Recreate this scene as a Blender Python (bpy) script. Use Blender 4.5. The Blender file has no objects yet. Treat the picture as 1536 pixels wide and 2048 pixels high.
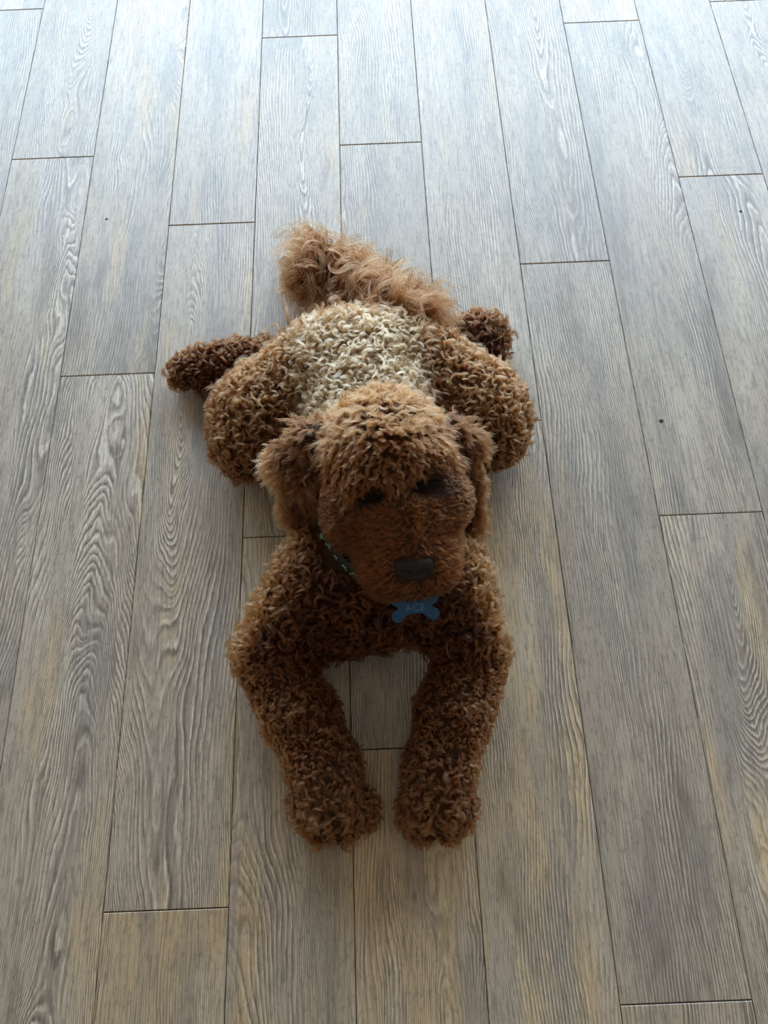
import bpy, bmesh, math, random
import numpy as np
from mathutils import Matrix, Vector

S = bpy.context.scene
COL = S.collection
R = math.radians

# ------------------------------------------------------------------ camera
cam_data = bpy.data.cameras.new('camera')
cam_data.sensor_fit = 'VERTICAL'
cam_data.sensor_height = 34.6
cam_data.lens = 34.6 * 1539.0 / 2048.0
cam_data.clip_start = 0.05
cam = bpy.data.objects.new('camera', cam_data)
COL.objects.link(cam)
rot = Matrix.Rotation(R(-0.0321), 3, 'Z') @ Matrix.Rotation(R(23.2289), 3, 'X') @ Matrix.Rotation(R(-2.2549), 3, 'Z')
cam.matrix_world = Matrix.Translation((0.0649, 0.0, 1.2331)) @ rot.to_4x4()
S.camera = cam

# ------------------------------------------------------------------ light
world = bpy.data.worlds.new('room_daylight')
S.world = world
world.use_nodes = True
bg = world.node_tree.nodes['Background']
bg.inputs[0].default_value = (1.0, 0.87, 0.69, 1)      # warm light bounced about the room
bg.inputs[1].default_value = 0.33

WIN_Y = 3.35
def window_light(name, x, w, z, h, power, col):
    ld = bpy.data.lights.new(name, 'AREA')
    ld.shape = 'RECTANGLE'
    ld.size = w
    ld.size_y = h
    ld.energy = power
    ld.color = col
    o = bpy.data.objects.new(name, ld)
    o.location = (x, WIN_Y + 0.06, z)
    o.rotation_euler = (R(-90), 0, 0)
    COL.objects.link(o)
    return o
PANES = (-1.86, -0.78, 0.30, 1.38, 2.46, 3.54)
for x in PANES:
    window_light('window_daylight', x, 1.0, 1.30, 2.40, 70, (0.63, 0.81, 1.0))

S.view_settings.view_transform = 'Standard'
S.view_settings.look = 'None'
S.view_settings.gamma = 1.0
S.view_settings.exposure = 0.0
S.view_settings.use_curve_mapping = False

# ------------------------------------------------------------------ helpers
def obj(name, data, parent=None, mat=None, **props):
    o = bpy.data.objects.new(name, data)
    COL.objects.link(o)
    if mat is not None and data is not None:
        data.materials.clear()
        data.materials.append(mat)
    if parent is not None:
        o.parent = parent
    for k, v in props.items():
        o[k] = v
    return o

def mesh_from(name, verts, faces, smooth=True):
    me = bpy.data.meshes.new(name)
    me.from_pydata([tuple(v) for v in verts], [], [tuple(f) for f in faces])
    if smooth:
        me.polygons.foreach_set('use_smooth', [True] * len(me.polygons))
    me.update()
    return me

class NT:
    """small node helper"""
    def __init__(self, mat):
        mat.use_nodes = True
        self.t = mat.node_tree
        self.t.nodes.clear()
    def n(self, kind, **kw):
        nd = self.t.nodes.new(kind)
        ins = kw.pop('ins', {})
        for k, v in kw.items():
            setattr(nd, k, v)
        for k, v in ins.items():
            if hasattr(v, 'links') or isinstance(v, bpy.types.NodeSocket):
                self.t.links.new(v, nd.inputs[k])
            else:
                nd.inputs[k].default_value = v
        return nd
    def m(self, op, a, b=None, c=None, clamp=False):
        ins = {0: a}
        if b is not None: ins[1] = b
        if c is not None: ins[2] = c
        return self.n('ShaderNodeMath', operation=op, use_clamp=clamp, ins=ins).outputs[0]
    def mix(self, f, a, b, blend='MIX'):
        nd = self.n('ShaderNodeMix', data_type='RGBA', blend_type=blend)
        for i, v in ((0, f), (6, a), (7, b)):
            if isinstance(v, bpy.types.NodeSocket):
                self.t.links.new(v, nd.inputs[i])
            else:
                nd.inputs[i].default_value = v
        return nd.outputs[2]
    def rng(self, v, a, b, c=0.0, d=1.0, smooth=True):
        nd = self.n('ShaderNodeMapRange', interpolation_type='SMOOTHSTEP' if smooth else 'LINEAR',
                    ins={0: v, 1: a, 2: b, 3: c, 4: d})
        return nd.outputs[0]
    def attr(self, name, kind='OBJECT'):
        return self.n('ShaderNodeAttribute', attribute_type=kind, attribute_name=name)
    def noise(self, vec, scale=1.0, detail=2.0, rough=0.5, dist=0.0, dim='3D', w=0.0):
        ins = {'Vector': vec, 'Scale': scale, 'Detail': detail, 'Roughness': rough, 'Distortion': dist}
        nd = self.n('ShaderNodeTexNoise', noise_dimensions=dim)
        for k, v in ins.items():
            if isinstance(v, bpy.types.NodeSocket):
                self.t.links.new(v, nd.inputs[k])
            else:
                nd.inputs[k].default_value = v
        return nd.outputs['Fac']
    def xyz(self, x, y, z):
        return self.n('ShaderNodeCombineXYZ', ins={0: x, 1: y, 2: z}).outputs[0]

def simple(name, col, rough=0.5, metallic=0.0, spec=0.5, bump=0.0, bscale=300.0):
    m = bpy.data.materials.new(name)
    g = NT(m)
    tc = g.n('ShaderNodeTexCoord').outputs['Object']
    nz = g.noise(tc, bscale, 3.0)
    c = g.mix(g.rng(nz, 0.3, 0.7), tuple(v * 0.85 for v in col) + (1,), tuple(min(1, v * 1.1) for v in col) + (1,))
    b = g.n('ShaderNodeBsdfPrincipled', ins={'Base Color': c, 'Roughness': rough, 'Metallic': metallic, 'Specular IOR Level': spec})
    if bump:
        bp = g.n('ShaderNodeBump', ins={'Strength': 1.0, 'Distance': bump, 'Height': nz})
        g.t.links.new(bp.outputs[0], b.inputs['Normal'])
    o = g.n('ShaderNodeOutputMaterial')
    g.t.links.new(b.outputs[0], o.inputs[0])
    return m

# ------------------------------------------------------------------ floor
W, L, T = 0.18, 1.2764, 0.008
def plank_material():
    m = bpy.data.materials.new('weathered_oak_laminate')
    g = NT(m)
    tc = g.n('ShaderNodeTexCoord').outputs['Object']
    sx = g.n('ShaderNodeSeparateXYZ', ins={0: tc})
    x, y = sx.outputs[0], sx.outputs[1]
    seed = g.attr('grain_seed').outputs['Fac']
    pith = g.attr('pith_offset').outputs['Fac']       # x of the heart of the board
    depth = g.attr('pith_depth').outputs['Fac']       # how far below the face the heart lies
    slope = g.attr('pith_slope').outputs['Fac']
    tan = g.attr('tan_share').outputs['Fac']
    z = g.m('MULTIPLY', seed, 7.31)
    def v(kx, ky, off=0.0):
        return g.xyz(g.m('MULTIPLY', x, kx), g.m('MULTIPLY', y, ky), g.m('ADD', z, off))
    # annual rings cut at a shallow angle
    wob = g.m('SUBTRACT', g.noise(v(6.0, 1.8), 1.0, 2.0, 0.45), 0.5)
    wob2 = g.m('SUBTRACT', g.noise(v(9.0, 2.2, 3.3), 1.0, 2.0, 0.45), 0.5)
    jit = g.m('SUBTRACT', g.noise(v(34.0, 16.0, 5.1), 1.0, 4.0, 0.62), 0.5)
    u = g.m('ADD', g.m('SUBTRACT', x, pith), g.m('MULTIPLY', wob, 0.075))
    d = g.m('ADD', g.m('ADD', depth, g.m('MULTIPLY', y, slope)), g.m('MULTIPLY', wob2, 0.10))
    r = g.m('SQRT', g.m('ADD', g.m('MULTIPLY', u, u), g.m('MULTIPLY', d, d)))
    r = g.m('ADD', r, g.m('MULTIPLY', jit, 0.005))
    # rings widen towards the heart
    freq = g.m('MULTIPLY', g.attr('ring_count').outputs['Fac'], 1.2)
    ph = g.m('FRACT', g.m('MULTIPLY', r, freq))
    pale1 = g.m('MULTIPLY', g.rng(ph, 0.02, 0.16), g.rng(ph, 0.40, 0.24))      # raised pale ridge
    dark1 = g.m('MULTIPLY', g.rng(ph, 0.34, 0.46), g.rng(ph, 0.80, 0.52))      # dark groove beside it
    ph2 = g.m('FRACT', g.m('MULTIPLY', r, g.m('MULTIPLY', freq, 2.17)))
    pale2 = g.m('MULTIPLY', g.rng(ph2, 0.02, 0.20), g.rng(ph2, 0.50, 0.30))
    dark2 = g.m('MULTIPLY', g.rng(ph2, 0.42, 0.56), g.rng(ph2, 0.95, 0.66))
    zone = g.rng(g.noise(v(9.0, 1.6, 11.0), 1.0, 2.0), 0.44, 0.56)
    amt = g.rng(g.noise(v(13.0, 2.4, 21.0), 1.0, 3.0), 0.36, 0.58)
    nz_ = g.m('SUBTRACT', 1.0, zone)
    ln = g.m('ADD', g.m('MULTIPLY', pale1, nz_), g.m('MULTIPLY', pale2, zone))
    dn = g.m('ADD', g.m('MULTIPLY', dark1, nz_), g.m('MULTIPLY', dark2, zone))
    broken = g.rng(g.noise(v(240.0, 22.0, 9.0), 1.0, 3.0, 0.6), 0.36, 0.56)
    keep = g.m('MULTIPLY', g.m('MULTIPLY_ADD', broken, 0.6, 0.4), g.m('MULTIPLY_ADD', amt, 0.75, 0.25))
    ln = g.m('MULTIPLY', ln, keep)
    dn = g.m('MULTIPLY', dn, keep)
    # fine fibres and pores
    fib = g.noise(v(420.0, 20.0, 2.0), 1.0, 3.0, 0.6)
    fib2 = g.noise(v(950.0, 60.0, 6.0), 1.0, 2.0, 0.6)
    mottle = g.noise(v(150.0, 75.0, 4.0), 1.0, 4.0, 0.7)
    # broad colour drift
    a = g.noise(v(17.0, 2.4, 30.0), 1.0, 3.0, 0.55)
    b = g.noise(v(15.0, 2.6, 40.0), 1.0, 3.0, 0.55)
    c = g.noise(v(16.0, 3.0, 50.0), 1.0, 4.0, 0.6)
    grey = (0.430, 0.355, 0.275, 1)
    tanc = (0.56, 0.415, 0.24, 1)
    slate = (0.245, 0.222, 0.198, 1)
    light = (0.56, 0.485, 0.375, 1)
    dark = (0.19, 0.150, 0.115, 1)
    col = g.mix(g.rng(g.m('ADD', a, g.m('MULTIPLY', tan, 0.22)), 0.56, 0.76), grey, tanc)
    col = g.mix(g.m('MULTIPLY', g.rng(b, 0.48, 0.66), 0.7), col, slate)
    col = g.mix(g.m('MULTIPLY', g.rng(c, 0.54, 0.68), 0.65), col, dark)
    col = g.mix(g.m('MULTIPLY', g.rng(c, 0.47, 0.34), 0.6), col, light)
    col = g.mix(g.m('MULTIPLY', ln, 1.0), col, g.mix(0.7, col, (0.80, 0.72, 0.58, 1)))
    col = g.mix(g.m('MULTIPLY', dn, 0.85), col, (0.105, 0.083, 0.064, 1))
    col = g.mix(g.m('MULTIPLY', g.rng(fib, 0.46, 0.64), 0.46), col, (0.085, 0.075, 0.06, 1))
    col = g.mix(g.m('MULTIPLY', g.rng(fib2, 0.5, 0.75), 0.25), col, (0.45, 0.40, 0.32, 1))
    col = g.mix(g.m('MULTIPLY', g.rng(mottle, 0.50, 0.68), 0.36), col, (0.10, 0.092, 0.08, 1))
    br = g.attr('brightness').outputs['Fac']
    col = g.mix(1.0, col, g.n('ShaderNodeCombineColor', ins={0: br, 1: br, 2: br}).outputs[0], 'MULTIPLY')
    height = g.m('ADD', g.m('SUBTRACT', ln, dn), g.m('ADD', g.m('MULTIPLY', fib, 0.8), g.m('MULTIPLY', mottle, 0.7)))
    bump = g.n('ShaderNodeBump', ins={'Strength': 1.0, 'Distance': 0.00011, 'Height': height})
    rough = g.m('MULTIPLY_ADD', mottle, 0.12, 0.36)
    bs = g.n('ShaderNodeBsdfPrincipled', ins={'Base Color': col, 'Roughness': rough, 'Normal': bump.outputs[0],
                                              'Specular IOR Level': 0.75})
    o = g.n('ShaderNodeOutputMaterial')
    g.t.links.new(bs.outputs[0], o.inputs[0])
    return m

MP = plank_material()
sub = mesh_from('floor', [(-2.5, -1.7, -0.012), (4.2, -1.7, -0.012), (4.2, 4.6, -0.012), (-2.5, 4.6, -0.012),
                          (-2.5, -1.7, -0.06), (4.2, -1.7, -0.06), (4.2, 4.6, -0.06), (-2.5, 4.6, -0.06)],
                [(0, 1, 2, 3), (7, 6, 5, 4), (0, 4, 5, 1), (1, 5, 6, 2), (2, 6, 7, 3), (3, 7, 4, 0)], False)
floor = obj('floor', sub, None, simple('dark_underlay', (0.03, 0.027, 0.024), 0.9), kind='structure')

def plank_mesh():
    # bevelled board, gap of about a millimetre all round
    hx, hy, bv = W / 2 - 0.0005, L / 2 - 0.0006, 0.0011
    vs, fs = [], []
    for (ix, iy, iz) in ((hx - bv, hy - bv, 0.0), (hx, hy, -0.0011), (hx, hy, -T)):
        vs += [(-ix, -iy, iz), (ix, -iy, iz), (ix, iy, iz), (-ix, iy, iz)]
    fs.append((0, 1, 2, 3))
    for k in (0, 4):
        for i in range(4):
            j = (i + 1) % 4
            fs.append((k + i, k + 4 + i, k + 4 + j, k + j))
    return mesh_from('plank', vs, fs, False)
PM = plank_mesh()
PM.materials.append(MP)
JOINTS = {-1: 1.906, 0: 1.405, 1: 0.836, 2: 1.199, 3: 1.768, 4: 1.409, 5: 0.700, 6: 1.061, 7: 1.778, 8: 1.277, 9: 1.834}
rnd = random.Random(11)
# (pith offset, depth, slope, rings per metre, tan share, brightness) for boards whose figure the photograph shows
FIG = {(1, -4): (0.025, 0.060, 0.10, 150, 0.2, 1.02), (2, -1): (-0.025, -0.030, 0.10, 150, 0.1, 1.02), (2, -14): (0.20, 0.10, 0.02, 190, 1.3, 0.98),
       (3, -8): (-0.075, 0.030, 0.09, 170, 0.7, 0.94), (4, -11): (0.05, 0.035, 0.06, 160, 1.2, 0.92), (4, 1): (-0.16, 0.08, 0.02, 170, 0.1, 0.92),
       (5, -6): (0.21, 0.12, 0.02, 180, 0.9, 1.03), (6, -2): (-0.19, 0.08, 0.02, 170, -0.1, 0.94), (7, -8): (0.0, -0.055, 0.10, 150, 0.2, 1.0),
       (7, 5): (0.10, 0.03, 0.06, 160, -0.2, 0.95), (8, 0): (0.03, -0.02, 0.09, 150, 0.1, 1.0), (0, 1): (0.12, 0.08, 0.03, 170, 0.1, 1.0)}
found = []
for c in range(-9, 19):
    y0 = JOINTS.get(c, rnd.uniform(0, L))
    k0 = math.ceil((-1.6 - y0) / L)
    k = k0
    while y0 + k * L < 3.25:
        a = y0 + k * L
        o = obj('plank', PM, floor)
        o.location = ((c - 4 + 0.5) * W, a + L / 2, rnd.uniform(-0.00012, 0.0))
        o.rotation_euler = (0, 0, 0)
        f = FIG.get((c, round(a * 10)))
        if f is None:
            side = rnd.choice((-1, 1))
            if rnd.random() < 0.45:
                f = (rnd.uniform(-0.05, 0.05), rnd.uniform(0.0, 0.04), rnd.choice((-1, 1)) * rnd.uniform(0.03, 0.09), rnd.uniform(135, 175), rnd.random() * 0.15, rnd.uniform(0.93, 1.05))
            else:
                f = (side * rnd.uniform(0.10, 0.24), rnd.uniform(0.04, 0.12), rnd.uniform(-0.03, 0.03), rnd.uniform(150, 200), rnd.random() * 0.45, rnd.uniform(0.93, 1.05))
        for n_, val in zip(('pith_offset', 'pith_depth', 'pith_slope', 'ring_count', 'tan_share', 'brightness'), f):
            o[n_] = float(val)
        o['grain_seed'] = rnd.uniform(0, 40)
        if (c, round(a * 10)) in FIG: found.append((c, round(a * 10)))
        k += 1

# ------------------------------------------------------------------ far wall with a glazed door wall (just out of frame)
def box(bm, c, s):
    r_ = bmesh.ops.create_cube(bm, size=1.0)
    bmesh.ops.scale(bm, vec=s, verts=r_['verts'])
    bmesh.ops.translate(bm, vec=c, verts=r_['verts'])
def bm_obj(name, boxes, mat, parent=None, bevel=0.0, **props):
    bm = bmesh.new()
    for c, s in boxes:
        box(bm, c, s)
    if bevel:
        bmesh.ops.bevel(bm, geom=bm.edges[:], offset=bevel, segments=2, affect='EDGES')
    me = bpy.data.meshes.new(name)
    bm.to_mesh(me); bm.free()
    return obj(name, me, parent, mat, **props)
wall_m = simple('painted_wall', (0.70, 0.67, 0.62), 0.8)
frame_m = simple('dark_window_frame', (0.05, 0.05, 0.055), 0.4)
bm_obj('wall_far', [((-2.46, WIN_Y + 0.06, 1.265), (0.12, 0.12, 2.53)), ((4.14, WIN_Y + 0.06, 1.265), (0.12, 0.12, 2.53)),
                    ((0.84, WIN_Y + 0.06, 2.68), (6.72, 0.12, 0.30))], wall_m, kind='structure')
for k, x in enumerate(PANES):
    w_ = bm_obj('window_%d' % (k + 1), [((x - 0.51, WIN_Y + 0.02, 1.27), (0.06, 0.07, 2.54)), ((x + 0.51, WIN_Y + 0.02, 1.27), (0.06, 0.07, 2.54)),
                ((x, WIN_Y + 0.02, 0.05), (0.96, 0.07, 0.10)), ((x, WIN_Y + 0.02, 2.51), (0.96, 0.07, 0.06))], frame_m, kind='structure')

# ------------------------------------------------------------------ implicit shapes and surface nets
class Field:
    """smooth union of simple solids on a grid; meshed by naive surface nets"""
    def __init__(self, lo, hi, h):
        self.lo = np.array(lo, dtype=np.float32); self.h = h
        self.n = np.ceil((np.array(hi) - self.lo) / h).astype(int) + 1
        self.d = np.full(tuple(self.n), 0.5, dtype=np.float32)
        self.prims = []
    def sub(self, c0, c1):
        i0 = np.maximum(0, np.floor((np.array(c0) - self.lo) / self.h).astype(int))
        i1 = np.minimum(self.n, np.ceil((np.array(c1) - self.lo) / self.h).astype(int) + 1)
        sl = tuple(slice(a, b) for a, b in zip(i0, i1))
        ax = [self.lo[k] + self.h * np.arange(i0[k], i1[k], dtype=np.float32) for k in range(3)]
        return sl, np.stack(np.meshgrid(*ax, indexing='ij'), axis=-1)
    def blend(self, sl, d, k, cut=False):
        a = self.d[sl]
        if cut:
            d = -d
            h = np.clip(0.5 - 0.5 * (a - d) / k, 0, 1)
            self.d[sl] = a * (1 - h) + d * h + k * h * (1 - h)
        else:
            h = np.clip(0.5 + 0.5 * (a - d) / k, 0, 1)
            self.d[sl] = a * (1 - h) + d * h - k * h * (1 - h)
    def add(self, fn, lo, hi, k, label=None, cut=False):
        m = k + 3 * self.h
        sl, p = self.sub(np.array(lo) - m, np.array(hi) + m)
        self.blend(sl, fn(p), k, cut)
        if label is not None:
            self.prims.append((fn, label))
    def cone(self, a, b, ra, rb, k=0.02, label=None, cut=False):
        a = np.array(a, dtype=np.float32); b = np.array(b, dtype=np.float32)
        ab = b - a; L2 = float(ab @ ab)
        def fn(p):
            t = np.clip(((p - a) @ ab) / L2, 0, 1)
            return np.linalg.norm(p - a - t[..., None] * ab, axis=-1) - (ra + (rb - ra) * t)
        m = max(ra, rb)
        self.add(fn, np.minimum(a, b) - m, np.maximum(a, b) + m, k, label, cut)
    def ball(self, c, r, k=0.02, label=None, rz=0.0, rx=0.0, ry=0.0, cut=False):
        c = np.array(c, dtype=np.float32)
        r = np.array(r if hasattr(r, '__len__') else (r, r, r), dtype=np.float32)
        M = np.array((Matrix.Rotation(R(rz), 3, 'Z') @ Matrix.Rotation(R(rx), 3, 'X') @ Matrix.Rotation(R(ry), 3, 'Y')), dtype=np.float32)
        def fn(p):
            q = (p - c) @ M
            k0 = np.linalg.norm(q / r, axis=-1); k1 = np.linalg.norm(q / (r * r), axis=-1)
            return k0 * (k0 - 1) / np.maximum(k1, 1e-6)
        m = float(r.max())
        self.add(fn, c - m, c + m, k, label, cut)
    def labels(self, p):
        """index of the nearest solid for each point"""
        D = np.stack([fn(p) for fn, _ in self.prims], axis=-1)
        return D.argmin(axis=-1)
    def mesh(self):
        d = self.d; n = self.n - 1
        s = d < 0
        cs = np.zeros(tuple(n), dtype=np.int8)
        for i in (0, 1):
            for j in (0, 1):
                for k in (0, 1):
                    cs += s[i:n[0] + i, j:n[1] + j, k:n[2] + k]
        act = (cs > 0) & (cs < 8)
        idx = -np.ones(tuple(n), dtype=np.int64)
        C = np.argwhere(act)
        idx[act] = np.arange(len(C))
        acc = np.zeros((len(C), 3)); cnt = np.zeros(len(C))
        off = [(i, j, k) for i in (0, 1) for j in (0, 1) for k in (0, 1)]
        for a in off:
            for ax in range(3):
                if a[ax] == 0:
                    b = list(a); b[ax] = 1
                    va = d[C[:, 0] + a[0], C[:, 1] + a[1], C[:, 2] + a[2]]
                    vb = d[C[:, 0] + b[0], C[:, 1] + b[1], C[:, 2] + b[2]]
                    cr = (va < 0) != (vb < 0)
                    t = np.where(cr, va / np.where(cr, va - vb, 1), 0)
                    pt = np.tile(np.array(a, dtype=float), (len(C), 1)); pt[:, ax] = t
                    acc[cr] += pt[cr]; cnt[cr] += 1
        V = (C + acc / cnt[:, None]) * self.h + self.lo
        Fs = []
        for ax in range(3):
            o1, o2 = [(1, 2), (2, 0), (0, 1)][ax]
            sl0 = [slice(None)] * 3; sl1 = [slice(None)] * 3
            sl0[ax] = slice(0, -1); sl1[ax] = slice(1, None)
            a_, b_ = s[tuple(sl0)], s[tuple(sl1)]
            E = np.argwhere(a_ != b_)
            ok = (E[:, o1] > 0) & (E[:, o2] > 0) & (E[:, o1] < n[o1]) & (E[:, o2] < n[o2])
            E = E[ok]
            ins = a_[tuple(E.T)]
            def cell(d1, d2):
                q = E.copy(); q[:, o1] += d1; q[:, o2] += d2
                return idx[tuple(q.T)]
            f = np.stack([cell(-1, -1), cell(0, -1), cell(0, 0), cell(-1, 0)], axis=1)
            f[~ins] = f[~ins][:, ::-1]
            Fs.append(f)
        return V, np.concatenate(Fs)

def np_mesh(name, V, F):
    me = bpy.data.meshes.new(name)
    me.vertices.add(len(V)); me.vertices.foreach_set('co', np.asarray(V, dtype=np.float32).ravel())
    k = F.shape[1]
    me.loops.add(len(F) * k); me.loops.foreach_set('vertex_index', F.astype(np.int32).ravel())
    me.polygons.add(len(F)); me.polygons.foreach_set('loop_start', np.arange(0, len(F) * k, k, dtype=np.int32))
    me.polygons.foreach_set('use_smooth', np.ones(len(F), dtype=bool))
    me.update(); me.validate()
    return me

rs = np.random.RandomState(5)
def norm(a):
    return a / np.maximum(np.linalg.norm(a, axis=-1, keepdims=True), 1e-9)

def scatter(V, F, spacing):
    """roots about `spacing` apart on a quad mesh -> points, normals"""
    a, b, c, d = (V[F[:, i]] for i in range(4))
    n = np.cross(c - a, d - b)
    area = 0.5 * np.linalg.norm(n, axis=1)
    m = int(area.sum() / spacing ** 2 * 6)
    f = rs.choice(len(F), m, p=area / area.sum())
    u, v = rs.rand(m, 1), rs.rand(m, 1)
    p = a[f] * (1 - u) * (1 - v) + b[f] * u * (1 - v) + c[f] * u * v + d[f] * (1 - u) * v
    nn = norm(n)
    key = np.floor(p / spacing + 0.5).astype(np.int64)
    _, first = np.unique(key @ np.array([1, 100003, 10000600009]), return_index=True)
    # thin the neighbours that lie in adjoining cells but nearly touch
    p, f = p[first], f[first]
    vn = np.zeros_like(V)
    for i in range(4):
        np.add.at(vn, F[:, i], nn)
    vn = norm(vn)
    return p, norm(vn[F[f]].mean(axis=1))

# ------------------------------------------------------------------ the dog
dog = obj('dog', None, None, label='curly apricot and cream doodle dog lying sprawled on the plank floor with eyes closed', category='dog')
dog.location = (0.0564, 0.5526, 0.0000)
dog_at = np.array(dog.location)

B = Field((-0.36, -0.03, 0.0), (0.42, 1.16, 0.44), 0.005)
# trunk
B.ball((0.0552, 0.3788, 0.1050), (0.118, 0.105, 0.085), 0.05, 'chest')
B.ball((0.0570, 0.4857, 0.1300), (0.112, 0.15, 0.095), 0.05, 'ribs')
B.ball((0.0475, 0.6258, 0.1200), (0.105, 0.13, 0.085), 0.04, 'back')
B.ball((0.0404, 0.7449, 0.1100), (0.118, 0.115, 0.080), 0.04, 'back')
B.ball((-0.0105, 0.3044, 0.0620), (0.050, 0.035, 0.040), 0.04, 'chest')
# shoulders and forelegs
B.cone((-0.0352, 0.3585, 0.1300), (-0.1184, 0.2782, 0.0650), 0.070, 0.050, 0.05, 'chest')
B.cone((0.1451, 0.3588, 0.1300), (0.1890, 0.2736, 0.0650), 0.070, 0.050, 0.05, 'chest')
for sd, pts in (('left', ((-0.1129, 0.2602, 0.0580), (-0.0727, 0.1800, 0.0560), (-0.0375, 0.1076, 0.0520), (-0.0282, 0.0608, 0.0450))),
                ('right', ((0.1897, 0.2558, 0.0580), (0.1575, 0.1710, 0.0560), (0.1337, 0.1010, 0.0520), (0.1238, 0.0551, 0.0450)))):
    a, b, c, d = pts
    B.cone(a, b, 0.052, 0.050, 0.02, 'foreleg_' + sd)
    B.cone(b, c, 0.050, 0.045, 0.02, 'foreleg_' + sd)
    B.cone(c, d, 0.045, 0.046, 0.02, 'paw_' + sd)
for sd, toes in (('left', ((-0.0637, 0.0531, 0.0320), (-0.0420, 0.0361, 0.0300), (-0.0107, 0.0322, 0.0300), (0.0101, 0.0476, 0.0320))),
                 ('right', ((0.0915, 0.0419, 0.0320), (0.1068, 0.0272, 0.0300), (0.1380, 0.0280, 0.0300), (0.1588, 0.0448, 0.0320)))):
    for q, t in enumerate(toes):
        B.ball(t, (0.023, 0.032, 0.027), 0.006, 'toe_' + sd)
# hind legs, spread like a frog's
B.ball((-0.1470, 0.6698, 0.0750), (0.072, 0.098, 0.062), 0.03, 'thigh_left', rz=-14)
B.cone((-0.0363, 0.7810, 0.1000), (-0.1423, 0.6865, 0.0800), 0.065, 0.07, 0.04, 'thigh_left')
B.ball((0.2329, 0.6673, 0.0750), (0.078, 0.096, 0.062), 0.03, 'thigh_right', rz=16)
B.cone((0.1349, 0.7833, 0.1000), (0.2299, 0.6894, 0.0800), 0.06, 0.068, 0.04, 'thigh_right')
B.cone((-0.0781, 0.8294, 0.0450), (-0.1985, 0.8188, 0.0400), 0.034, 0.036, 0.02, 'hind_paw_left')
B.cone((-0.1985, 0.8188, 0.0400), (-0.2840, 0.8124, 0.0360), 0.036, 0.030, 0.02, 'hind_paw_left')
B.cone((0.1698, 0.8203, 0.0600), (0.2421, 0.8630, 0.0450), 0.034, 0.030, 0.02, 'hind_paw_right')
B.cone((0.2421, 0.8630, 0.0450), (0.2705, 0.8600, 0.0380), 0.030, 0.030, 0.02, 'hind_paw_right')
B.cone((0.2715, 0.8713, 0.0380), (0.2723, 0.8337, 0.0340), 0.028, 0.026, 0.02, 'hind_paw_right')
# tail
TAIL = [(0.0569, 0.7867, 0.1300), (0.1174, 0.8406, 0.1100), (0.0596, 0.9182, 0.0850), (0.0086, 0.9741, 0.0650), (-0.0275, 1.0197, 0.0600), (-0.0356, 1.0495, 0.0750)]
for q in range(5):
    B.cone(TAIL[q], TAIL[q + 1], (0.026, 0.024, 0.022, 0.022, 0.026)[q], (0.024, 0.022, 0.022, 0.026, 0.016)[q], 0.02, 'tail')
# neck and head
B.cone((0.0615, 0.4271, 0.1500), (0.0670, 0.4712, 0.2500), 0.082, 0.070, 0.05, 'neck')
B.ball((0.0709, 0.4862, 0.2900), (0.080, 0.092, 0.070), 0.03, 'skull', rz=8)
B.ball((0.0786, 0.4577, 0.2850), (0.074, 0.070, 0.062), 0.03, 'face', rz=8)
for c in ((0.0217, 0.4247, 0.2550), (0.1431, 0.4314, 0.2620)):
    B.ball(c, (0.044, 0.050, 0.045), 0.03, 'face')
B.cone((0.0874, 0.4228, 0.2700), (0.0998, 0.3623, 0.2450), 0.050, 0.050, 0.03, 'muzzle')
B.ball((0.0675, 0.3626, 0.2280), (0.042, 0.052, 0.040), 0.02, 'muzzle')
B.ball((0.1279, 0.3645, 0.2300), (0.038, 0.050, 0.040), 0.02, 'muzzle')
B.ball((0.0966, 0.3466, 0.2220), (0.052, 0.042, 0.032), 0.02, 'muzzle')
B.ball((0.0976, 0.3365, 0.2150), (0.036, 0.022, 0.022), 0.015, 'muzzle')
# brows, bridge and eye hollows
for c in ((0.0440, 0.4484, 0.3180), (0.1190, 0.4563, 0.3250)):
    B.ball(c, (0.026, 0.018, 0.020), 0.02, 'face')
B.cone((0.0852, 0.4210, 0.3150), (0.0931, 0.3757, 0.2950), 0.020, 0.020, 0.015, 'muzzle')
# brow
for c in ((0.0461, 0.4100, 0.3350), (0.1210, 0.4204, 0.3420)):
    B.ball(c, (0.028, 0.015, 0.024), 0.012, None, rz=10, cut=True)
BV, BF = B.mesh()
BV[:, 2] = np.maximum(BV[:, 2], 0.002)

def skin_material(name, col):
    m = bpy.data.materials.new(name)
    g = NT(m)
    tc = g.n('ShaderNodeTexCoord').outputs['Object']
    nz = g.noise(tc, 160.0, 4.0, 0.6)
    c = g.mix(g.attr('pale_skin', 'GEOMETRY').outputs['Fac'], col + (1,), (0.17, 0.105, 0.055, 1))
    c = g.mix(g.m('MULTIPLY', g.rng(nz, 0.7, 0.3), 0.5), c, (0.01, 0.006, 0.004, 1))
    bp = g.n('ShaderNodeBump', ins={'Distance': 0.003, 'Height': nz})
    b = g.n('ShaderNodeBsdfPrincipled', ins={'Base Color': c, 'Roughness': 0.9, 'Specular IOR Level': 0.1, 'Normal': bp.outputs[0]})
    g.t.links.new(b.outputs[0], g.n('ShaderNodeOutputMaterial').inputs[0])
    return m
SKIN = skin_material('undercoat', (0.05, 0.024, 0.012))
body = obj('body', np_mesh('body', BV - dog_at, BF), dog, SKIN)

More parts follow.
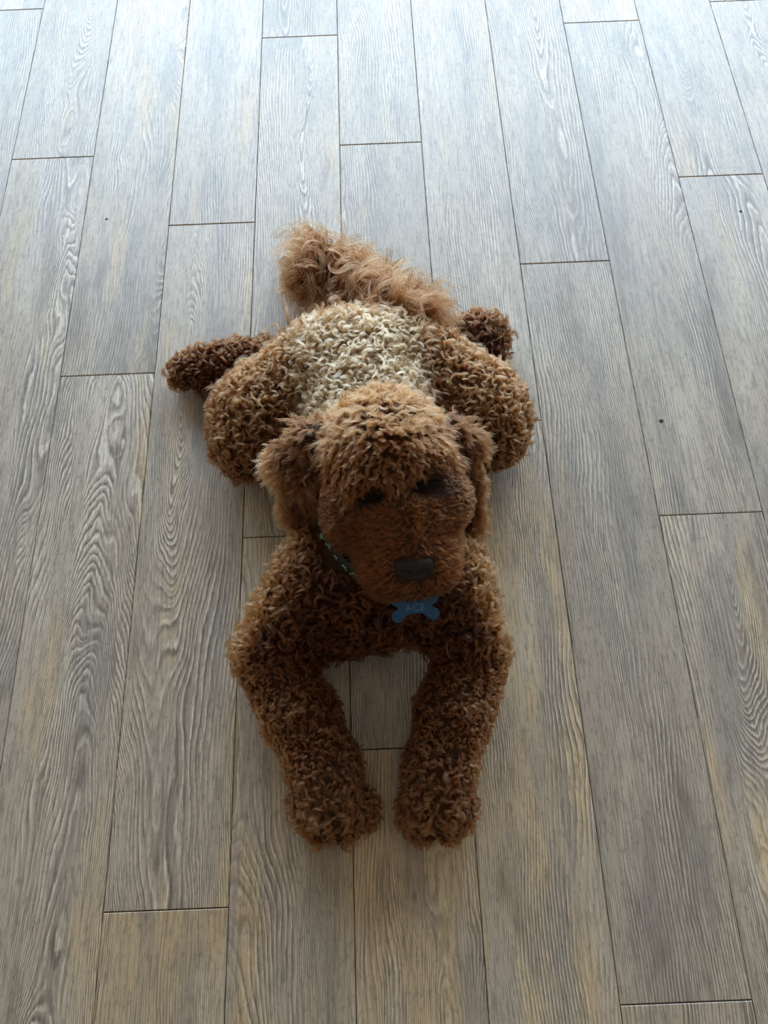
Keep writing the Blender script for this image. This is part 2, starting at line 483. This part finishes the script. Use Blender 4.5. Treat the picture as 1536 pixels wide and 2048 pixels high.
# ears, each a hanging leaf of skin
EAR = {}
def make_ear(side, segs):
    P_ = np.array([p for sg in segs for p in sg[:2]])
    E = Field(P_.min(axis=0) - 0.05, P_.max(axis=0) + 0.05, 0.004)
    for a, b, ra, rb in segs:
        E.cone(a, b, ra, rb, 0.012, 'ear')
    V, F = E.mesh()
    EAR[side] = (V, F)
    return obj('ear', np_mesh('ear', V - dog_at, F), dog, SKIN)
ear_left = make_ear('left', [((-0.0168, 0.5201, 0.2850), (-0.0585, 0.4990, 0.2450), 0.018, 0.028), ((-0.0585, 0.4990, 0.2450), (-0.0567, 0.4683, 0.1900), 0.028, 0.026),
                             ((-0.0567, 0.4683, 0.1900), (-0.0492, 0.4364, 0.1550), 0.026, 0.014), ((-0.0348, 0.5237, 0.2800), (-0.0810, 0.5106, 0.2400), 0.022, 0.020),
                             ((-0.0284, 0.4784, 0.2600), (-0.0293, 0.4470, 0.1900), 0.018, 0.016)])
ear_right = make_ear('right', [((0.1584, 0.5269, 0.2900), (0.1836, 0.5193, 0.2550), 0.018, 0.022), ((0.1836, 0.5193, 0.2550), (0.1925, 0.4872, 0.2050), 0.020, 0.016),
                               ((0.1925, 0.4872, 0.2050), (0.2003, 0.4416, 0.1600), 0.014, 0.011)])

# ------------------------------------------------------------------ fur
def hair_material():
    m = bpy.data.materials.new('curly_hair')
    g = NT(m)
    col = g.attr('tint', 'GEOMETRY').outputs['Color']
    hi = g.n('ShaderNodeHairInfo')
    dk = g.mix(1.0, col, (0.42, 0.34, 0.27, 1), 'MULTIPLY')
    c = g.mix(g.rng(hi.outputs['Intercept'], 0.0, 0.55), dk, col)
    h = g.n('ShaderNodeBsdfHairPrincipled')
    h.parametrization = 'COLOR'
    g.t.links.new(c, h.inputs['Color'])
    h.inputs['Roughness'].default_value = 0.38
    h.inputs['Radial Roughness'].default_value = 0.55
    h.inputs['Coat'].default_value = 0.0
    h.inputs['IOR'].default_value = 1.38
    g.t.links.new(h.outputs[0], g.n('ShaderNodeOutputMaterial').inputs[0])
    return m
HAIR = hair_material()

def groom(name, parent, P, N, comb, tint, length, turns, curl, axis_up, flat, strands, npts, rad, thick, frizz=0.07, droop=0.0, fill=0):
    """one lock per root P: an arc, ring or wave of several strands.
    axis = comb + up * normal; `turns` of curl of weight `curl`, flattened into the skin plane by `flat`"""
    K = len(P)
    def arr(v):
        v = np.asarray(v, dtype=float)
        return np.broadcast_to(v, (K,)).copy() if v.ndim == 0 else v
    length, turns, curl, axis_up, flat, rad = map(arr, (length, turns, curl, axis_up, flat, rad))
    t = norm(comb - (comb * N).sum(1, keepdims=True) * N)
    A = norm(t + axis_up[:, None] * N)
    U = norm(np.cross(N, A))
    Vv = np.cross(A, U)
    ph0 = rs.rand(K) * 2 * np.pi
    hand = rs.choice((-1.0, 1.0), K)
    s = (np.arange(npts) + 0.5) / npts
    q = np.linspace(0, 1, npts)
    out = np.empty((K, strands, npts, 3), dtype=np.float32)
    r0 = np.sqrt(rs.rand(K, strands)) * rad[:, None]
    th = rs.rand(K, strands) * 2 * np.pi
    lj = 1 + 0.10 * rs.randn(K, strands)
    pj = 0.14 * rs.randn(K, strands)
    fj = rs.randn(K, strands, 2) * frizz
    prof = 1.0 + 0.5 * q - 1.15 * q ** 2.2
    for j in range(strands):
        ph = ph0[:, None] + hand[:, None] * 2 * np.pi * turns[:, None] * s[None] + pj[:, j, None]
        cu, cv = np.cos(ph) * curl[:, None], np.sin(ph) * curl[:, None] * (1 - flat[:, None])
        cu = cu + fj[:, j, 0, None] * s[None]; cv = cv + fj[:, j, 1, None] * s[None]
        D = A[:, None] + U[:, None] * cu[..., None] + Vv[:, None] * cv[..., None]
        D = norm(D)
        if droop:
            D = D + np.array([0, 0, -droop]) * (s ** 1.5)[None, :, None]
            D = norm(D)
        step = D * (length * lj[:, j] / npts)[:, None, None]
        pos = np.concatenate([np.zeros((K, 1, 3)), np.cumsum(step, axis=1)[:, :-1]], axis=1)
        o = (np.cos(th[:, j]) * r0[:, j])[:, None, None] * U[:, None] + (np.sin(th[:, j]) * r0[:, j])[:, None, None] * t[:, None]
        out[:, j] = P[:, None] - N[:, None] * 0.001 + pos + o * prof[None, :, None]
    # never through the skin plane, never through the floor
    dep = ((out - P[:, None, None]) * N[:, None, None]).sum(-1)
    lift = np.maximum(0, 0.0006 - dep) * (q > 0.1)
    out += (lift[..., None] * N[:, None, None]).astype(np.float32)
    out[..., 2] = np.maximum(out[..., 2], 0.0008)
    out -= dog_at.astype(np.float32)
    n = K * strands
    hc = bpy.data.hair_curves.new(name)
    hc.add_curves([npts] * n)
    hc.points.foreach_set('position', out.reshape(-1))
    rr = thick * (1 - 0.55 * q ** 2)
    ra = hc.attributes.get('radius') or hc.attributes.new('radius', 'FLOAT', 'POINT')
    ra.data.foreach_set('value', np.tile(rr, n).astype(np.float32))
    ti = np.repeat(tint, strands, axis=0) * (1 + 0.13 * rs.randn(n, 1))
    ca = hc.attributes.new('tint', 'FLOAT_COLOR', 'CURVE')
    ca.data.foreach_set('color', np.concatenate([np.clip(ti, 0.005, 0.9), np.ones((n, 1))], axis=1).astype(np.float32).ravel())
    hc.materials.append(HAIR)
    o = bpy.data.objects.new(name, hc)
    COL.objects.link(o)
    o.parent = parent
    o['kind'] = 'stuff'
    return o

def ss(x, a, b):
    t = np.clip((x - a) / (b - a), 0, 1)
    return t * t * (3 - 2 * t)
def mixc(a, b, f):
    return np.asarray(a) * (1 - f[:, None]) + np.asarray(b) * f[:, None]
CREAM = np.array((0.39, 0.245, 0.128)); TAN = np.array((0.235, 0.108, 0.040))
BROWN = np.array((0.078, 0.0245, 0.0070)); DARK = np.array((0.036, 0.0110, 0.0034)); RED = np.array((0.118, 0.035, 0.0075))

def vnoise(p, s, seed=0):
    """cheap smooth noise 0..1 from a few sine waves"""
    r = np.random.RandomState(seed); v = np.zeros(len(p))
    for k in range(6):
        d = r.randn(3); d /= np.linalg.norm(d)
        v += np.sin(p @ d * (2 * np.pi / s) * (0.7 + 0.6 * r.rand()) + r.rand() * 6.28)
    return 0.5 + v / 7.0

def roots(V, F, spacing):
    p, n = scatter(V, F, spacing)
    keep = (n[:, 2] > -0.55) & (p[:, 2] > 0.006)
    return p[keep], n[keep]

LAB = np.array([l for _, l in B.prims])
# the collar lies in a tilted loop round the neck; hair is pressed away under it
COL_C = np.array((0.062, 0.425, 0.215)); COL_R = (0.086, 0.092); COL_T = R(8)
def collar_uvw(p):
    q = p - COL_C
    c, s_ = math.cos(COL_T), math.sin(COL_T)
    return np.stack([q[:, 0], c * q[:, 1] + s_ * q[:, 2], -s_ * q[:, 1] + c * q[:, 2]], axis=1)
NOSE_C = np.array((0.1018, 0.3320, 0.2720))
def clear(p):
    q = collar_uvw(p)
    e = np.sqrt((q[:, 0] / COL_R[0]) ** 2 + (q[:, 1] / COL_R[1]) ** 2)
    under = (np.abs(q[:, 2]) < 0.017) & (e < 1.1)
    nose = (np.abs(p[:, 0] - NOSE_C[0]) < 0.024) & (np.linalg.norm(p[:, 1:] - NOSE_C[1:], axis=1) < 0.020)
    return ~(under | nose)
Pt, Nt = roots(BV, BF, 0.0067)
k_ = clear(Pt)
Pt, Nt = Pt[k_], Nt[k_]
lab = LAB[B.labels(Pt.astype(np.float32))]

def sel(*names):
    return np.isin(lab, names)
def rnd_comb(P, base, spread):
    v = np.broadcast_to(np.array(base, dtype=float), (len(P), 3))
    return v + rs.randn(len(P), 3) * spread

def coat(name, mask, tint, base=(0, -1, -0.2), spread=0.9, length=(0.024, 0.036), turns=(0.55, 1.15), curl=(1.6, 3.0), up=(0.5, 1.3), flat=(0.0, 0.5), rad=0.0021, strands=18, npts=14, thick=0.00030, **kw):
    P, N = Pt[mask], Nt[mask]
    K = len(P)
    u = lambda r_: rs.uniform(r_[0], r_[1], K)
    ln_ = u(length) * (0.72 + 0.56 * np.clip(vnoise(P, 0.045, 8), 0, 1))
    return groom(name, body, P, N, rnd_comb(P, base, spread), tint, ln_, u(turns), u(curl), u(up), u(flat), strands, npts, rad, thick, **kw)

def creamy(P, N):
    w_ = 0.114 + 0.02 * (vnoise(P, 0.04, 7) - 0.5)
    return ss(P[:, 1] + 0.04 * (vnoise(P, 0.05, 3) - 0.5), 0.40, 0.50) * ss(N[:, 2], -0.25, 0.25) * (1 - ss(np.abs(P[:, 0] - 0.030), w_ - 0.012, w_ + 0.012))
bn = np.empty(len(body.data.vertices) * 3, dtype=np.float32)
body.data.vertices.foreach_get('normal', bn)
pa = body.data.attributes.new('pale_skin', 'FLOAT', 'POINT')
bl = LAB[B.labels(BV.astype(np.float32))]
pa.data.foreach_set('value', (creamy(BV, bn.reshape(-1, 3).astype(float)) * ~np.isin(bl, ['skull', 'face', 'muzzle', 'tail', 'hind_paw_left', 'hind_paw_right'])).astype(np.float32))

# trunk: cream along the back, browner on chest and neck, flanks with painted rim light
m_ = sel('chest', 'ribs', 'back', 'neck')
P, N = Pt[m_], Nt[m_]
cream = creamy(P, N)
flank_rim = np.maximum(ss(np.abs(P[:, 0] - 0.055), 0.07, 0.13) * ss(P[:, 1], 0.30, 0.42),
                   ss(np.abs(P[:, 0] - 0.045), 0.10, 0.15) * ss(P[:, 1], 0.22, 0.27) * ss(N[:, 0] * np.sign(P[:, 0] - 0.045) + 0.5 * N[:, 1], 0.1, 0.6))  # outer shoulder edges lightened: window rim light painted into the tint
tint = mixc(mixc(BROWN, DARK, ss(vnoise(P, 0.03, 1), 0.4, 0.7)), TAN * 1.15, 0.8 * flank_rim * ss(N[:, 2], -0.4, 0.2))
tint = mixc(tint, CREAM, cream)
tint = tint * (1 + 0.16 * rs.randn(len(P), 1))
coat('torso_fur', m_, tint)

for sd in ('left', 'right'):
    m_ = sel('foreleg_' + sd, 'paw_' + sd)
    P = Pt[m_]
    tint = mixc(BROWN, TAN, 0.35 * ss(vnoise(P, 0.04, 4), 0.4, 0.8) + 0.2 * rs.rand(len(P)))
    m2 = sel('foreleg_' + sd)
    P2 = Pt[m2]; f2 = 0.25 * ss(vnoise(P2, 0.04, 4), 0.4, 0.8) + 0.2 * rs.rand(len(P2)) + 0.45 * ss(Nt[m2][:, 0] * (-1 if sd == 'left' else 1), 0.3, 0.8)  # outward side turned tan, painting rim light into the hair colour
    coat('foreleg_fur', m2, mixc(BROWN, TAN, f2), base=(0, -1, 0), length=(0.020, 0.030), turns=(0.8, 1.45), curl=(1.8, 3.2))
    m3 = sel('paw_' + sd, 'toe_' + sd)
    cleft = {'left': (-0.0217, 0.0324, 0.0400), 'right': (0.1194, 0.0271, 0.0400)}[sd][0]
    m3 = m3 & ~((np.abs(Pt[:, 0] - cleft) < 0.0045) & (Pt[:, 1] < 0.055))
    P3 = Pt[m3]; f3 = 0.12 + 0.4 * rs.rand(len(P3))
    bs = np.stack([np.clip((P3[:, 0] - cleft) * 30, -0.8, 0.8), -np.ones(len(P3)), -0.3 * np.ones(len(P3))], axis=1)
    coat('paw_fur', m3, mixc(BROWN, TAN, f3), base=bs, spread=0.25, length=(0.016, 0.026), turns=(0.5, 1.0), curl=(1.0, 2.0), up=(0.2, 0.6))
    m4 = sel('thigh_' + sd, 'hind_paw_' + sd)
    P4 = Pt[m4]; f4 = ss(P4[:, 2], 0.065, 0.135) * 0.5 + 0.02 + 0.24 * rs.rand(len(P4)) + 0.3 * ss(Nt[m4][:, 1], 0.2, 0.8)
    dk = np.where(np.isin(lab[m4], ['hind_paw_left', 'hind_paw_right']), 0.6, 0.0)
    coat('hind_leg_fur', m4, mixc(mixc(mixc(BROWN, TAN, f4), DARK * 1.3, dk), CREAM, creamy(P4, Nt[m4]) * (dk == 0)), base=(0, -0.8, -0.4))

# crown: longer waves combed forward and out
m_ = sel('skull')
P, N = Pt[m_], Nt[m_]
K = len(P)
hc_ = np.array((0.0709, 0.4862, 0.2900))
out_ = P - hc_; out_[:, 2] = 0
comb = norm(out_) * (0.8 * ss(np.linalg.norm(out_, axis=1), 0.01, 0.04))[:, None] + np.array([0.05, -0.55, 0]) + rs.randn(K, 3) * 0.35
front = ss(-P[:, 1], -0.50, -0.455)
f_ = ss(P[:, 1], 0.44, 0.55) * 0.55 + 0.05 + 0.3 * rs.rand(K)
groom('head_fur', body, P, N, comb, mixc(RED, TAN, f_), rs.uniform(0.034, 0.050, K) * (1 - 0.45 * front), rs.uniform(1.1, 1.8, K), rs.uniform(1.0, 1.6, K), rs.uniform(0.3, 0.7, K) + 0.8 * (1 - ss(np.linalg.norm(out_, axis=1), 0.01, 0.04)), rs.uniform(0.5, 0.95, K), 18, 18, 0.0023, 0.00028, frizz=0.08, droop=0.25)

# face: short, soft, brushed away from the nose bridge
m_ = sel('face', 'muzzle')
Pf, Nf = roots(BV, BF, 0.0040)
lf = LAB[B.labels(Pf.astype(np.float32))]
k_ = np.isin(lf, ['face', 'muzzle']) & clear(Pf)
P, N = Pf[k_], Nf[k_]
K = len(P)
axis_x = 0.075 + (0.50 - P[:, 1]) * 0.18
side = P[:, 0] - axis_x
comb = np.stack([np.clip(side * 22, -1, 1), np.where(P[:, 1] < 0.42, 0.25, -0.15), -0.25 * np.ones(K)], axis=1) + rs.randn(K, 3) * 0.22
near_eye = np.zeros(K)
for c in ((0.0459, 0.4146, 0.3250), (0.1216, 0.4252, 0.3320)):
    near_eye = np.maximum(near_eye, 1 - ss(np.linalg.norm((P - np.array(c)) * np.array([0.62, 1.30, 0.55]), axis=1), 0.013, 0.034))  # dark fur round the eyes, with the hollows' shade put into its tint
lips = np.zeros(K)
for a_, b_ in (((0.0623, 0.3136, 0.2350), (0.0999, 0.3078, 0.2350)), ((0.0999, 0.3078, 0.2350), (0.1411, 0.3174, 0.2350))):
    a_, b_ = np.array(a_), np.array(b_)
    t_ = np.clip(((P - a_) @ (b_ - a_)) / ((b_ - a_) @ (b_ - a_)), 0, 1)
    lips = np.maximum(lips, 1 - ss(np.linalg.norm(P - a_ - t_[:, None] * (b_ - a_), axis=1), 0.004, 0.014))
bridge = (1 - ss(np.abs(side), 0.015, 0.04)) * ss(-P[:, 1], -0.39, -0.34)
tint = mixc(mixc(RED, BROWN, ss(np.abs(side), 0.02, 0.08)), (0.025, 0.014, 0.010), np.maximum(near_eye * 0.95, lips * 0.7))
tint = mixc(tint, (0.09, 0.022, 0.005), bridge * 0.5)
ln = rs.uniform(0.009, 0.015, K) * (1 - 0.3 * near_eye) * (1 + 0.55 * ss(np.abs(side), 0.018, 0.04) * ss(-P[:, 1], -0.405, -0.375))
groom('face_fur', body, P, N, comb, tint, ln, rs.uniform(0.3, 0.8, K), rs.uniform(0.4, 1.0, K), rs.uniform(0.15, 0.45, K), rs.uniform(0.3, 0.8, K), 11, 9, 0.0018, 0.00025, frizz=0.2)

# ears: long loose waves that hang
for sd, e in (('left', ear_left), ('right', ear_right)):
    V, F = EAR[sd]
    P, N = scatter(V, F, 0.0058)
    K = len(P)
    sg = -1 if sd == 'left' else 1
    comb = np.tile(np.array([0.15 * sg, -0.35, -1.0]), (K, 1)) + rs.randn(K, 3) * 0.12
    fr = ss(P[:, 0] * sg, np.percentile(P[:, 0] * sg, 70), np.percentile(P[:, 0] * sg, 97)) * (0.8 if sg < 0 else 0.5)  # outer fringe tinted lighter to stand in for backlight
    groom('ear_fur', e, P, N, comb, mixc(mixc(RED, BROWN, 0.6 * rs.rand(K)) * 0.6, TAN * 1.2, np.clip(fr + 0.12 * rs.rand(K), 0, 1)), rs.uniform(0.032, 0.050, K), rs.uniform(1.0, 1.7, K), rs.uniform(0.8, 1.3, K), rs.uniform(0.15, 0.45, K), rs.uniform(0.4, 0.9, K), 16, 16, 0.0019, 0.00028, frizz=0.08)

# tail plume: long loops
m_ = sel('tail')
P, N = Pt[m_], Nt[m_]
P = np.repeat(P, 2, axis=0) + rs.randn(len(P) * 2, 3) * 0.003
N = norm(np.repeat(N, 2, axis=0) + rs.randn(len(P), 3) * 0.15)
K = len(P)
tip = ss(-P[:, 0], 0.0, 0.03)
comb = mixc((1.0, -0.40, 0.0), (-0.75, -0.55, -0.1), tip) + rs.randn(K, 3) * 0.16
groom('tail_fur', body, P, N, comb, mixc(BROWN, TAN, 0.05 + 0.55 * rs.rand(K) ** 1.5), rs.uniform(0.070, 0.125, K), rs.uniform(0.6, 1.2, K), rs.uniform(0.9, 1.6, K), rs.uniform(0.2, 0.8, K), rs.uniform(0.0, 0.5, K), 10, 26, 0.0017, 0.00034, frizz=0.04, droop=0.30)

# ------------------------------------------------------------------ nose, eyes, claws
nose_m = bpy.data.materials.new('nose_leather')
g = NT(nose_m)
tc = g.n('ShaderNodeTexCoord').outputs['Object']
vo = g.n('ShaderNodeTexVoronoi', ins={'Vector': tc, 'Scale': 900.0})
bp = g.n('ShaderNodeBump', ins={'Distance': 0.0004, 'Height': vo.outputs['Distance']})
b_ = g.n('ShaderNodeBsdfPrincipled', ins={'Base Color': (0.012, 0.0075, 0.007, 1), 'Specular IOR Level': 0.3, 'Roughness': 0.5, 'Normal': bp.outputs[0]})
g.t.links.new(b_.outputs[0], g.n('ShaderNodeOutputMaterial').inputs[0])

NF = Field(np.full(3, -0.04), np.full(3, 0.04), 0.0011)      # local axes: x right, y up the face, z out of it
for sx_ in (-1, 1):
    NF.ball((sx_ * 0.0115, 0.0050, 0.0), (0.0150, 0.0115, 0.0120), 0.008, 'nose')
    NF.ball((sx_ * 0.0150, -0.0040, -0.001), (0.0105, 0.0090, 0.0105), 0.006, 'nose')
NF.ball((0, 0.000, 0.0015), (0.0170, 0.0150, 0.0125), 0.008, 'nose')
NF.ball((0, -0.0110, -0.001), (0.0120, 0.0080, 0.0095), 0.006, 'nose')
for sx_ in (-1, 1):
    NF.cone((sx_ * 0.0090, -0.0080, 0.0130), (sx_ * 0.0180, -0.0045, 0.0100), 0.0062, 0.0034, 0.002, cut=True)
NF.cone((0, -0.003, 0.0150), (0, -0.024, 0.0090), 0.0012, 0.0012, 0.003, cut=True)
V, F = NF.mesh()
NR = np.array(((1, 0, 0), (0, 0.84, 0.54), (0, -0.54, 0.84)))
V = V @ NR + NOSE_C
nose = obj('nose', np_mesh('nose', V - dog_at, F), dog, nose_m, label='dark brown leathery nose')

lid_m = simple('dark_eyelid', (0.010, 0.006, 0.005), 0.8, 0.0, 0.15)
for c, rz_ in (((0.0452, 0.4146, 0.3220), 6), ((0.1210, 0.4247, 0.3300), 14)):
    c = np.array(c) + (0, 0, -0.006)
    EF = Field(c - 0.03, c + 0.03, 0.0012)
    EF.ball(c, (0.0200, 0.0050, 0.0050), 0.004, 'eye', rz=rz_)
    EF.cone(c + (-0.018, -0.003, 0.007), c + (0.018, 0.003, 0.007), 0.0012, 0.0012, 0.003, cut=True)
    V, F = EF.mesh()
    obj('eyelid', np_mesh('eyelid', V - dog_at, F), dog, lid_m, label='closed dark eyelid')

claw_m = simple('horn_claw', (0.20, 0.13, 0.09), 0.4)
def claw(p, d):
    p = np.array(p); d = norm(np.array(d, dtype=float))
    CF = Field(p - 0.02, p + 0.02, 0.0009)
    CF.cone(p, p + d * 0.009, 0.0028, 0.0009, 0.002, 'claw')
    V, F = CF.mesh()
    V[:, 2] = np.maximum(V[:, 2], 0.0005)
    obj('claw', np_mesh('claw', V - dog_at, F), dog, claw_m)
claw((-0.0400, 0.0174, 0.0120), (0.15, -1, -0.5))
claw((-0.0211, 0.0140, 0.0100), (0.1, -1, -0.4))
claw((0.1056, 0.0093, 0.0120), (0.0, -1, -0.5))

# ------------------------------------------------------------------ collar with its bone tag
def loop_pt(a, h, out=0.0):
    c, s_ = math.cos(COL_T), math.sin(COL_T)
    out = out - 0.8 * h                     # the band lies on the slope of the neck
    u, v, w = (COL_R[0] + out) * math.cos(a), (COL_R[1] + out) * math.sin(a), h
    return COL_C + np.array((u, c * v - s_ * w, s_ * v + c * w))
strap_m = simple('black_nylon', (0.012, 0.013, 0.014), 0.6)
collar = obj('dog_collar', None, None, label='black nylon collar with mint green print round the neck of the dog', category='collar')
collar.location = COL_C
vs, fs = [], []
NS = 96
for i in range(NS):
    a = 2 * math.pi * i / NS
    for h_, o_ in ((-0.0125, 0), (-0.0118, 0.0012), (0.0118, 0.0012), (0.0125, 0), (0.0118, -0.0012), (-0.0118, -0.0012)):
        vs.append(loop_pt(a, h_, o_) - COL_C)
for i in range(NS):
    j = (i + 1) % NS
    for k in range(6):
        k2 = (k + 1) % 6
        fs.append((i * 6 + k, j * 6 + k, j * 6 + k2, i * 6 + k2))
obj('strap', mesh_from('strap', vs, fs), collar, strap_m)
mint_m = simple('mint_print', (0.16, 0.46, 0.33), 0.6)
def print_motif(a0):
    """a little paw: one pad and four toes, flat print on the band"""
    vs, fs = [], []
    for (da, h_, ra, rh) in ((0, -0.003, 0.0042, 0.0034), (-0.0052, 0.0015, 0.0016, 0.0020), (-0.0018, 0.0042, 0.0016, 0.0021), (0.0020, 0.0042, 0.0016, 0.0021), (0.0054, 0.0015, 0.0016, 0.0020)):
        b0 = len(vs)
        for q in range(10):
            th_ = q * math.pi / 5
            vs.append(loop_pt(a0 + (da + ra * math.cos(th_)) / 0.09, h_ + rh * math.sin(th_), 0.0015) - COL_C)
        fs.append(tuple(range(b0, b0 + 10)))
    return obj('print_motif', mesh_from('print_motif', vs, fs, False), collar, mint_m)
for q in range(30):
    print_motif(2 * math.pi * q / 30)

tag = obj('name_tag', None, None, label='blue bone shaped metal name tag hanging under the chin', category='tag')
tag.location = (0.1024, 0.2948, 0.2120)
tag.rotation_euler = (R(28), R(2), R(3))
def bone_outline():
    """half width 32 mm, half height 17 mm"""
    def fn(p):
        x_, y_ = np.abs(p[..., 0]), np.abs(p[..., 1])
        lob = np.hypot(x_ - 0.0240, y_ - 0.0112) - 0.0090
        bar = np.maximum(x_ - 0.0240, y_ - 0.0092)
        return np.minimum(lob, bar)
    pts = []
    for q in range(120):
        a = 2 * math.pi * q / 120
        d = np.array((math.cos(a), math.sin(a)))
        t_ = np.linspace(0.004, 0.04, 400)[:, None] * d
        ins = np.nonzero(fn(t_) < 0)[0]
        pts.append(t_[ins[-1]])
    return pts
pts = bone_outline()
n_ = len(pts)
vs = [(p[0] * 0.97, p[1] * 0.96, 0.0009) for p in pts] + [(p[0], p[1], 0.0004) for p in pts] + [(p[0], p[1], -0.0008) for p in pts]
fs = [tuple(range(n_)), tuple(range(3 * n_ - 1, 2 * n_ - 1, -1))]
for k in (0, n_):
    for i in range(n_):
        j = (i + 1) % n_
        fs.append((k + i, k + n_ + i, k + n_ + j, k + j))
obj('plate', mesh_from('plate', vs, fs, False), tag, simple('blue_anodised_metal', (0.003, 0.060, 0.165), 0.5, 0.2))
fc = bpy.data.curves.new('lettering', 'FONT')
fc.body = 'ACE'
fc.size = 0.0135; fc.align_x = 'CENTER'; fc.align_y = 'CENTER'; fc.extrude = 0.0001; fc.space_character = 1.15
fo = bpy.data.objects.new('lettering', fc); COL.objects.link(fo)
bpy.context.view_layer.update()
lm = bpy.data.meshes.new_from_object(fo)
bpy.data.objects.remove(fo)
lm.name = 'lettering'
lt = obj('lettering', lm, tag, simple('engraved_silver', (0.10, 0.17, 0.25), 0.5, 0.3))
lt.location = (0.0, -0.0010, 0.00095)
vs, fs = [], []
for i in range(28):
    a = 2 * math.pi * i / 28
    for k in range(8):
        b = 2 * math.pi * k / 8
        rr = 0.0055 + 0.0009 * math.cos(b)
        vs.append((0.0009 * math.sin(b), 0.0145 + rr * math.sin(a), rr * math.cos(a)))
for i in range(28):
    for k in range(8):
        fs.append((i * 8 + k, ((i + 1) % 28) * 8 + k, ((i + 1) % 28) * 8 + (k + 1) % 8, i * 8 + (k + 1) % 8))
obj('split_ring', mesh_from('split_ring', vs, fs), tag, simple('steel', (0.5, 0.5, 0.5), 0.3, 1.0))

# ------------------------------------------------------------------ crumbs on the floor
def crumb(loc, s, label, col):
    bm = bmesh.new()
    bmesh.ops.create_icosphere(bm, subdivisions=2, radius=1.0)
    for v in bm.verts:
        v.co *= 1 + 0.25 * math.sin(v.co.x * 5 + v.co.y * 3 + s * 999)
        v.co = Vector((v.co.x * s, v.co.y * s * 0.9, max(v.co.z, -0.5) * s * 0.4 + s * 0.2))
    me = bpy.data.meshes.new('crumb'); bm.to_mesh(me); bm.free()
    o = obj('crumb', me, None, simple('crumb_' + str(int(loc[1] * 1000)), col, 0.8), label=label, category='crumb')
    o.location = loc
crumb((0.5771, 0.6879, 0.0000), 0.0036, 'dark brown squarish crumb on the plank floor right of the hind leg', (0.03, 0.028, 0.02))
crumb((0.8293, 1.1752, 0.0000), 0.0026, 'tiny dark crumb on the floor near the right edge', (0.02, 0.02, 0.02))
crumb((-0.4923, 1.2234, 0.0000), 0.0026, 'tiny grey crumb on the floor at upper left', (0.08, 0.085, 0.09))

# loose curls where the tail joins the rump
K = 150
P = np.array((0.0112, 0.8106, 0.1500)) + rs.randn(K, 3) * np.array((0.034, 0.012, 0.010))
N = norm(np.tile(np.array((-0.2, 0.45, 0.8)), (K, 1)) + rs.randn(K, 3) * 0.15)
comb = np.tile(np.array((-0.75, 0.15, 0.0)), (K, 1)) + rs.randn(K, 3) * 0.3
groom('rump_curls', body, P, N, comb, mixc(BROWN, TAN, 0.3 + 0.5 * rs.rand(K)), rs.uniform(0.05, 0.075, K), rs.uniform(0.6, 1.0, K), rs.uniform(1.5, 2.5, K), rs.uniform(0.4, 0.9, K), rs.uniform(0.0, 0.4, K), 12, 22, 0.0019, 0.00034, frizz=0.04, droop=0.5)
